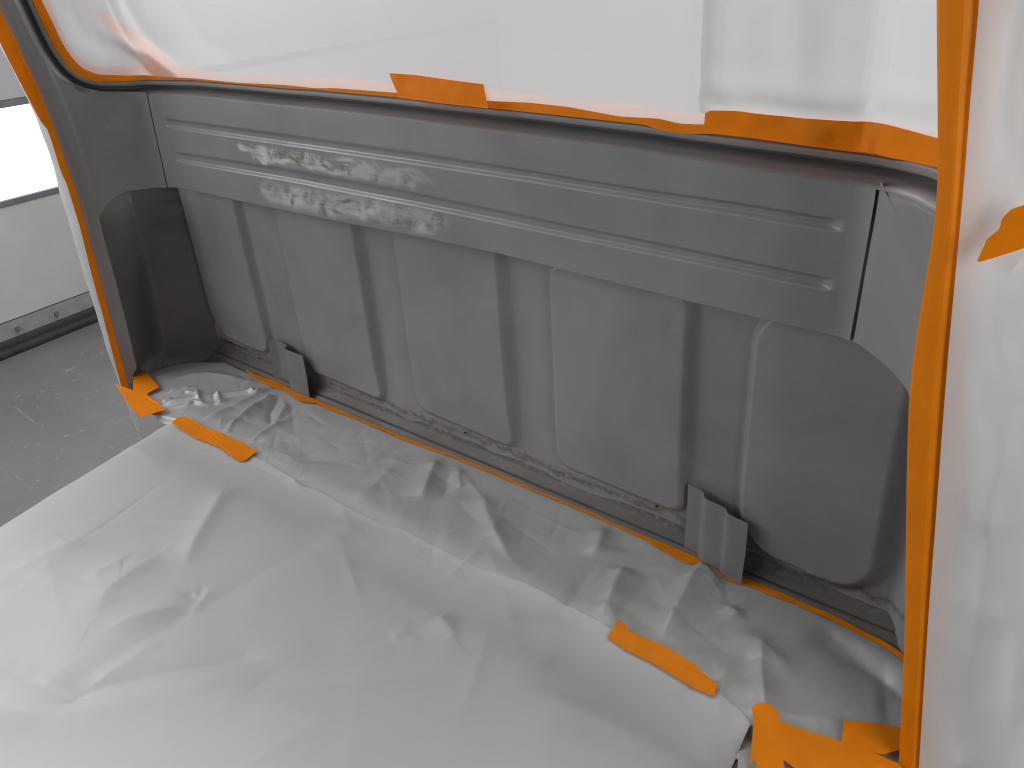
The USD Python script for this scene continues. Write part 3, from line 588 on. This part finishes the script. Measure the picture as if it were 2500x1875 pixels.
# ================================================================== films over openings
# window film: one wide sheet and a second one lapped over its near end
film_edge = [(-1.87,1.55),(-1.861,1.501),(-1.854,1.464),(-1.848,1.424),(-1.838,1.394),(-1.825,1.374),(-1.799,1.36),(-1.741,1.353),(-1.606,1.351),(-1.506,1.352),(-1.349,1.349),(-1.205,1.35),(-1.125,1.348),(-1.07,1.35),(-0.9474,1.349),(-0.8129,1.348),(-0.7418,1.346),(-0.6751,1.347),(-0.6135,1.345),(-0.5381,1.338),(-0.4859,1.339),(-0.461,1.335),(-0.4308,1.336),(-0.415,1.338)]
A = soft(film_edge, 420, 4)
topz = 1.66
u = np.linspace(0, 1, 420)
B = np.stack([A[0, 0] + .03 + (A[-1, 0] - A[0, 0] - .03) * u ** 1.0, np.full(420, topz)], 1)
Q = blend(A, B, 90)
of = .0045 + np.zeros(Q.shape[:2])
tt = np.linspace(0, 1, 90)[None, :]
grow = sstep(0, .25, tt)
folds = [([(-1.776,1.52),(-1.775,1.444),(-1.77,1.374)], .010, .02, .03), ([(-1.74,1.517),(-1.719,1.448),(-1.669,1.37)], .012, .03, .02), ([(-1.676,1.505),(-1.63,1.439),(-1.533,1.365)], .016, .03, .04), ([(-1.806,1.53),(-1.806,1.456),(-1.812,1.396)], .008, .015, .02), ([(-1.5,1.499),(-1.423,1.422),(-1.308,1.369)], .008, .05, .05)]
for pts, hh, wl, wr in folds:
    of += crease(Q, pts, hh, wl, wr, 1, .1) * grow
of += .006 * fbm(np.stack([Q[..., 0] * 5, Q[..., 1] * 4, 0 * of], -1), 3, 31) * grow
obj('masking_film', grid(S(Q[..., 0], Q[..., 1], of)), M['film'], smooth=70, label='wide thin white film closing most of the rear window opening', cat='masking film')
f2 = [(-0.4277,1.35),(-0.4099,1.343),(-0.3783,1.342),(-0.329,1.34),(-0.2752,1.339),(-0.1736,1.344),(-0.1463,1.347)]
A = soft(f2, 160, 4); A = np.vstack([A, [[A[-1, 0] + .035, A[-1, 1] - .003]]]); A = line(A, 170)
B = np.stack([A[:, 0], np.full(170, topz)], 1)
Q = blend(A, B, 90); dz = Q[..., 1] - A[:, None, 1]
of = .0055 + np.zeros(Q.shape[:2])
of += .007 * np.exp(-((dz - .012 - .006 * fbm(np.stack([Q[..., 0] * 14, 0 * dz, 0 * dz], -1), 2, 3)) / .012) ** 2)
of += .010 * np.exp(-(np.maximum(Q[..., 0] - A[0, 0], 0) / .012))
of += .018 * fbm(np.stack([Q[..., 0] * 9, Q[..., 1] * 3, 0 * of], -1), 3, 41) * sstep(0, .06, dz)
obj('masking_film', grid(S(Q[..., 0], Q[..., 1], of)), M['film_side'], smooth=70, label='second greyer sheet lapped over the window film beside the near pillar', cat='masking film')

# film hanging outside the near pillar
eL = np.stack([xr + .0005, zc], 1)
nx = 130
Q = np.stack([xr[:, None] + np.linspace(0, .30, nx)[None, :], zc[:, None] + np.zeros((1, nx))], -1)
Q = np.array([line(Q[:, k], 200) for k in range(nx)]).transpose(1, 0, 2)
dxp = Q[..., 0] - Q[:, :1, 0]
ro = .0035 + .010 * sstep(.02, .14, dxp) - .25 * dxp
for pts, hh, wl, wr in [([(-0.1415,1.448),(-0.1294,1.401),(-0.1266,1.358)], .006, .008, .012), ([(-0.1266,1.462),(-0.1227,1.417),(-0.1214,1.361),(-0.1225,1.321)], .010, .012, .020),
                        ([(-0.1152,1.286),(-0.1174,1.253),(-0.1152,1.206),(-0.1097,1.148)], -.006, .010, .012), ([(-0.1152,1.286),(-0.1044,1.252),(-0.0888,1.213),(-0.072,1.177)], .010, .014, .02),
                        ([(-0.1152,1.286),(-0.1049,1.278),(-0.0854,1.274)], .008, .010, .014), ([(-0.1105,1.207),(-0.0935,1.171),(-0.0652,1.128),(-0.0462,1.1)], .009, .016, .02),
                        ([(-0.1019,1.105),(-0.0779,1.072),(-0.0525,1.05)], .006, .02, .02), ([(-0.0904,0.9551),(-0.0667,0.9742),(-0.0239,0.961)], .005, .02, .02), ([(-0.0771,0.8544),(-0.0461,0.7982),(-0.0205,0.7499)], .005, .02, .02),
                        ([(-0.1128,1.254),(-0.1028,1.193),(-0.0823,1.113),(-0.0552,1.028)], .007, .010, .014), ([(-0.0688,1.162),(-0.0677,1.091),(-0.0604,0.9994),(-0.0477,0.8936)], .007, .012, .012), ([(-0.0474,1.006),(-0.023,0.9393),(-0.0023,0.8204)], .006, .014, .010), ([(-0.1293,1.443),(-0.1252,1.402),(-0.1068,1.347)], .006, .010, .010)]:
    ro += crease(Q, pts, hh, wl, wr, .6, .1) * sstep(0, .045, dxp)
ro += crumple(Q, (-.12, .22, .6, 1.56), 50, 12, .0055, .08, .022) * sstep(0, .045, dxp)
ro += .006 * (fbm(np.stack([Q[..., 0] * 10, Q[..., 1] * 8, 0 * ro], -1), 3, 52) - .3) * sstep(0, .03, dxp)
obj('masking_film', grid(np.stack([Q[..., 0], .65 - ro, Q[..., 1]], -1), True), M['film_side'], smooth=70, label='crumpled white film hanging outside the near taped pillar', cat='masking film')

# film strip outside the far pillar
A = soft([(-2.022,1.577),(-2.006,1.491),(-2.008,1.437),(-1.997,1.402),(-1.961,1.333),(-1.924,1.271),(-1.904,1.237),(-1.908,1.165),(-1.899,1.14),(-1.905,1.042),(-1.927,0.939),(-1.947,0.8119),(-1.97,0.6714),(-1.979,0.5935),(-1.98,0.5181),(-1.971,0.4855)], 200, 3)
B = soft([(-2.24,1.57),(-2.079,1.475),(-2.031,1.415),(-2.006,1.347),(-1.991,1.278),(-1.977,1.246),(-1.973,1.216),(-1.99,1.159),(-2.006,1.115),(-2.002,1.056),(-2.014,0.9947),(-2.022,0.8711),(-2.028,0.7792),(-2.029,0.6629),(-2.013,0.5832),(-2,0.4941),(-1.998,0.476)], 200, 1)
A[:, 0] += .022
Q = blend(A, B, 22)
of = .002 + .006 * np.sin(np.linspace(0, np.pi * .9, 22))[None, :] + .006 * (fbm(np.stack([Q[..., 0] * 20, Q[..., 1] * 14, 0 * Q[..., 0]], -1), 3, 61) - .4)
fr = np.stack([Q[..., 0], .652 - of + .05 * np.linspace(0, 1, 22)[None, :] ** 2 * .4, Q[..., 1]], -1)
obj('masking_film', grid(fr, True), M['paper'], smooth=70, label='narrow white film strip along the outside of the far pillar', cat='masking film')

# ================================================================== orange tape
def tape_strip(low, high, off, label, n=160, m=8, wob=0.0, place=None, th=.0006):
    A, B = soft(low, n, 2), soft(high, n, 2)
    Q = blend(A, B, m)
    o = off + wob * (fbm(np.stack([Q[..., 0] * 30, Q[..., 1] * 30, 0 * Q[..., 0]], -1), 2, len(label)) - .5) if np.isscalar(off) else off
    f = (place or S)(Q[..., 0], Q[..., 1], o); b = (place or S)(Q[..., 0], Q[..., 1], o - th)
    return obj('masking_tape', shell(f, b), M['tape'], smooth=35, label=label, cat='masking tape')
# 1: edge of the rear window
lo = [(-1.89,1.551),(-1.881,1.502),(-1.876,1.461),(-1.868,1.415),(-1.855,1.38),(-1.839,1.359),(-1.811,1.346),(-1.748,1.341),(-1.7,1.341),(-1.543,1.345),(-1.382,1.343),(-1.236,1.341),(-1.153,1.342),(-1.043,1.34),(-0.942,1.339),(-0.8336,1.335),(-0.7604,1.333),(-0.6703,1.331),(-0.5888,1.329),(-0.5166,1.327),(-0.4971,1.322),(-0.4631,1.32),(-0.4309,1.323),(-0.3542,1.321),(-0.2935,1.317),(-0.2298,1.315),(-0.1706,1.32),(-0.149,1.321)]
hi = [(-1.858,1.549),(-1.849,1.5),(-1.848,1.466),(-1.843,1.418),(-1.823,1.382),(-1.795,1.371),(-1.742,1.371),(-1.706,1.37),(-1.608,1.366),(-1.486,1.363),(-1.398,1.356),(-1.294,1.359),(-1.161,1.361),(-1.027,1.362),(-0.9592,1.357),(-0.8574,1.356),(-0.7639,1.357),(-0.6873,1.354),(-0.6278,1.351),(-0.5151,1.347),(-0.4578,1.343),(-0.4199,1.342),(-0.3558,1.338),(-0.2955,1.333),(-0.2337,1.333),(-0.1759,1.337),(-0.1545,1.339)]
tape_strip([(a, b) for a, b in lo], [(a, b) for a, b in hi], -.0145, 'long orange tape edging the rear window, partly under the white film', n=520, wob=.001)
# 2: loose strip seen through the film
tape_strip([(-1.776,1.482),(-1.732,1.448),(-1.651,1.412),(-1.587,1.379),(-1.541,1.349)], [(-1.776,1.478),(-1.765,1.456),(-1.731,1.417),(-1.692,1.38),(-1.66,1.362)], -.006, 'slanting orange tape showing pinkish through the window film at the far corner', n=60)
# 3, 4: short pieces across the window edge
tape_strip([(-0.9189,1.343),(-0.8141,1.339),(-0.7452,1.337)], [(-0.9336,1.376),(-0.8826,1.375),(-0.7503,1.367)], .0085, 'short orange tape piece sticking up at the middle of the window edge', n=60, wob=.004)
tape_strip([(-0.425,1.329),(-0.4162,1.33),(-0.3867,1.329),(-0.3421,1.327),(-0.2835,1.324),(-0.1883,1.326),(-0.1057,1.333)], [(-0.4239,1.35),(-0.4187,1.353),(-0.3887,1.354),(-0.3263,1.351),(-0.2735,1.351),(-0.1888,1.353),(-0.1123,1.354)], .015, 'broad deep orange tape over the window edge beside the near pillar', n=120, wob=.006)
# 5, 6: far pillar
tape_strip([(-1.936,1.554),(-1.937,1.492),(-1.929,1.449),(-1.923,1.397),(-1.915,1.346),(-1.912,1.295),(-1.91,1.261),(-1.909,1.192),(-1.907,1.151),(-1.911,1.049),(-1.916,0.9551),(-1.923,0.8226),(-1.928,0.715),(-1.93,0.6628)],
           [(-1.952,1.555),(-1.95,1.488),(-1.942,1.444),(-1.935,1.389),(-1.928,1.333),(-1.924,1.286),(-1.922,1.252),(-1.923,1.179),(-1.92,1.153),(-1.922,1.06),(-1.929,0.966),(-1.935,0.8505),(-1.943,0.7255),(-1.946,0.6612)], .011, 'long narrow orange tape down the far door pillar', n=260, wob=.002)
tape_strip([(-1.945,1.554),(-1.941,1.491),(-1.934,1.446),(-1.929,1.394),(-1.922,1.341),(-1.918,1.292),(-1.916,1.266)], [(-1.971,1.556),(-1.959,1.476),(-1.955,1.44),(-1.951,1.409),(-1.94,1.343),(-1.929,1.282),(-1.921,1.264)], .0125, 'wider orange tape on the upper part of the far door pillar', n=90, wob=.002)
# 7: along the sill
lo = [(-1.627,0.8143),(-1.563,0.8019),(-1.495,0.8001),(-1.452,0.8058),(-1.373,0.7933),(-1.332,0.8073),(-1.301,0.8051),(-1.213,0.8117),(-1.06,0.8099),(-0.9648,0.8162),(-0.9255,0.819),(-0.828,0.8197),(-0.7344,0.8196),(-0.6463,0.8208),(-0.566,0.8197),(-0.5102,0.818),(-0.4798,0.8111),(-0.4521,0.8072),(-0.4306,0.8047),(-0.4193,0.8102),(-0.4153,0.8205),(-0.4041,0.826),(-0.3794,0.8141),(-0.3654,0.805),(-0.3509,0.8084),(-0.3345,0.8143),(-0.3118,0.8124),(-0.2752,0.8155),(-0.215,0.8138),(-0.1578,0.8084),(-0.1281,0.7977)]
hi = [(-1.63,0.8185),(-1.584,0.8149),(-1.517,0.8221),(-1.456,0.8188),(-1.385,0.8188),(-1.346,0.8179),(-1.216,0.8185),(-1.068,0.8171),(-0.9639,0.8226),(-0.9028,0.8303),(-0.8371,0.8297),(-0.7423,0.8292),(-0.6524,0.829),(-0.5721,0.8285),(-0.5299,0.8277),(-0.4591,0.827),(-0.4404,0.8297),(-0.4197,0.8365),(-0.3975,0.8357),(-0.3728,0.8333),(-0.3238,0.8335),(-0.2792,0.8247),(-0.2185,0.8226),(-0.1606,0.8169),(-0.1314,0.8081)]
def on_sill(x, y, o): return np.stack([x, y, ZS(x) +   .0030 + o], -1)
tape_strip(lo, hi, .0008, 'long thin orange tape where the crinkled sheet meets the wall foot', n=420, m=5, place=on_sill, wob=.003)
# 8, 9: strips holding the smooth sheet
def lay_tape(pts, lift, label):     # tape bridges the small creases under it
    ring = [(0, 0)] + [(r * math.cos(k * .785), r * math.sin(k * .785)) for r in (.006, .012) for k in range(8)]
    def f(q, th): return np.c_[q, np.mean([z_fore(q + np.array(d)) for d in ring], 0) + lift + .0012 + th]
    return obj('masking_tape', plate(np.array(pts), f, .0006), M['tape'], smooth=30, label=label, cat='masking tape')
lay_tape([(-1.528,0.5747),(-1.537,0.59),(-1.541,0.5995),(-1.523,0.6084),(-1.444,0.6063),(-1.385,0.6136),(-1.326,0.6154),(-1.264,0.6168),(-1.26,0.6001),(-1.253,0.5807),(-1.266,0.5743),(-1.349,0.5778),(-1.424,0.5709)], .0022, 'orange tape strip on the paper edge nearer the far pillar')
lay_tape([(-0.4362,0.6147),(-0.4414,0.6415),(-0.4408,0.6515),(-0.4354,0.6522),(-0.4235,0.6432),(-0.3977,0.642),(-0.3546,0.6434),(-0.3209,0.6404),(-0.2877,0.6312),(-0.2848,0.6213),(-0.2812,0.6112),(-0.304,0.6103),(-0.3628,0.6129),(-0.4063,0.611)], .0022, 'orange tape strip on the paper edge nearer the camera')
# 10-12: far corner, at the pillar foot
lay_tape([(-1.861,0.6457),(-1.844,0.6708),(-1.788,0.6585),(-1.724,0.645),(-1.717,0.6088),(-1.724,0.5936),(-1.749,0.5941)], .004, 'small orange tape square at the foot of the far door flange')
lay_tape([(-1.841,0.5918),(-1.803,0.5959),(-1.765,0.6005),(-1.734,0.5982),(-1.719,0.61),(-1.659,0.6035),(-1.596,0.5958),(-1.6,0.5813),(-1.608,0.5472),(-1.637,0.5477),(-1.684,0.5572)], .005, 'creased orange tape wrapped round the far sill corner')
# 13, 14: near corner
lay_tape([(-0.2394,0.6212),(-0.2353,0.6292),(-0.228,0.633),(-0.2136,0.6358),(-0.2076,0.6237),(-0.1782,0.629),(-0.1419,0.6387),(-0.1124,0.6445),(-0.081,0.6467),(-0.0669,0.6163),(-0.1375,0.5554),(-0.1475,0.5739),(-0.1834,0.5809),(-0.1711,0.5625),(-0.1907,0.5407),(-0.1974,0.5547),(-0.21,0.5677),(-0.2087,0.5552),(-0.2165,0.5744),(-0.2291,0.6059)], .005, 'large orange tape patch with a dark hole at the near sill corner')
lay_tape([(-0.1514,0.6678),(-0.1263,0.6814),(-0.0968,0.6968),(-0.0864,0.6729),(-0.1034,0.6492),(-0.1136,0.645),(-0.1426,0.6381)], .0035, 'orange tape piece tucked against the foot of the near pillar')
# 15: near pillar
fr = pillar_strip([0, .10, .32, .40, .62, .70, 1.0, 1.55], [-.005, -.0005, .0030, .0036, .0050, .0042, -.002, -.012])
bk = pillar_strip([0.01, .11, .32, .40, .62, .70, 1.0, 1.55], [-.007, -.0013, .0022, .0028, .0042, .0034, -.0028, -.013])
obj('masking_tape', shell(fr, bk), M['tape'], smooth=12, label='broad orange tape covering the full height of the near door pillar', cat='masking tape')
# 16: on the hanging film
def on_film(q, th): return np.stack([q[:, 0], .65 - .014 - th - .006 * noise(np.c_[q * 90, 0 * q[:, :1]], 3) * (q[:, 1] > 1.385), q[:, 1]], -1)
obj('masking_tape', plate(np.array([(-0.1152,1.286),(-0.1119,1.304),(-0.1056,1.312),(-0.1056,1.32),(-0.1013,1.327),(-0.0848,1.336),(-0.0765,1.311),(-0.0906,1.299),(-0.1132,1.286)]), on_film, .0008), M['tape'], smooth=30, label='crumpled orange tape scrap on the film outside the near pillar', cat='masking tape')
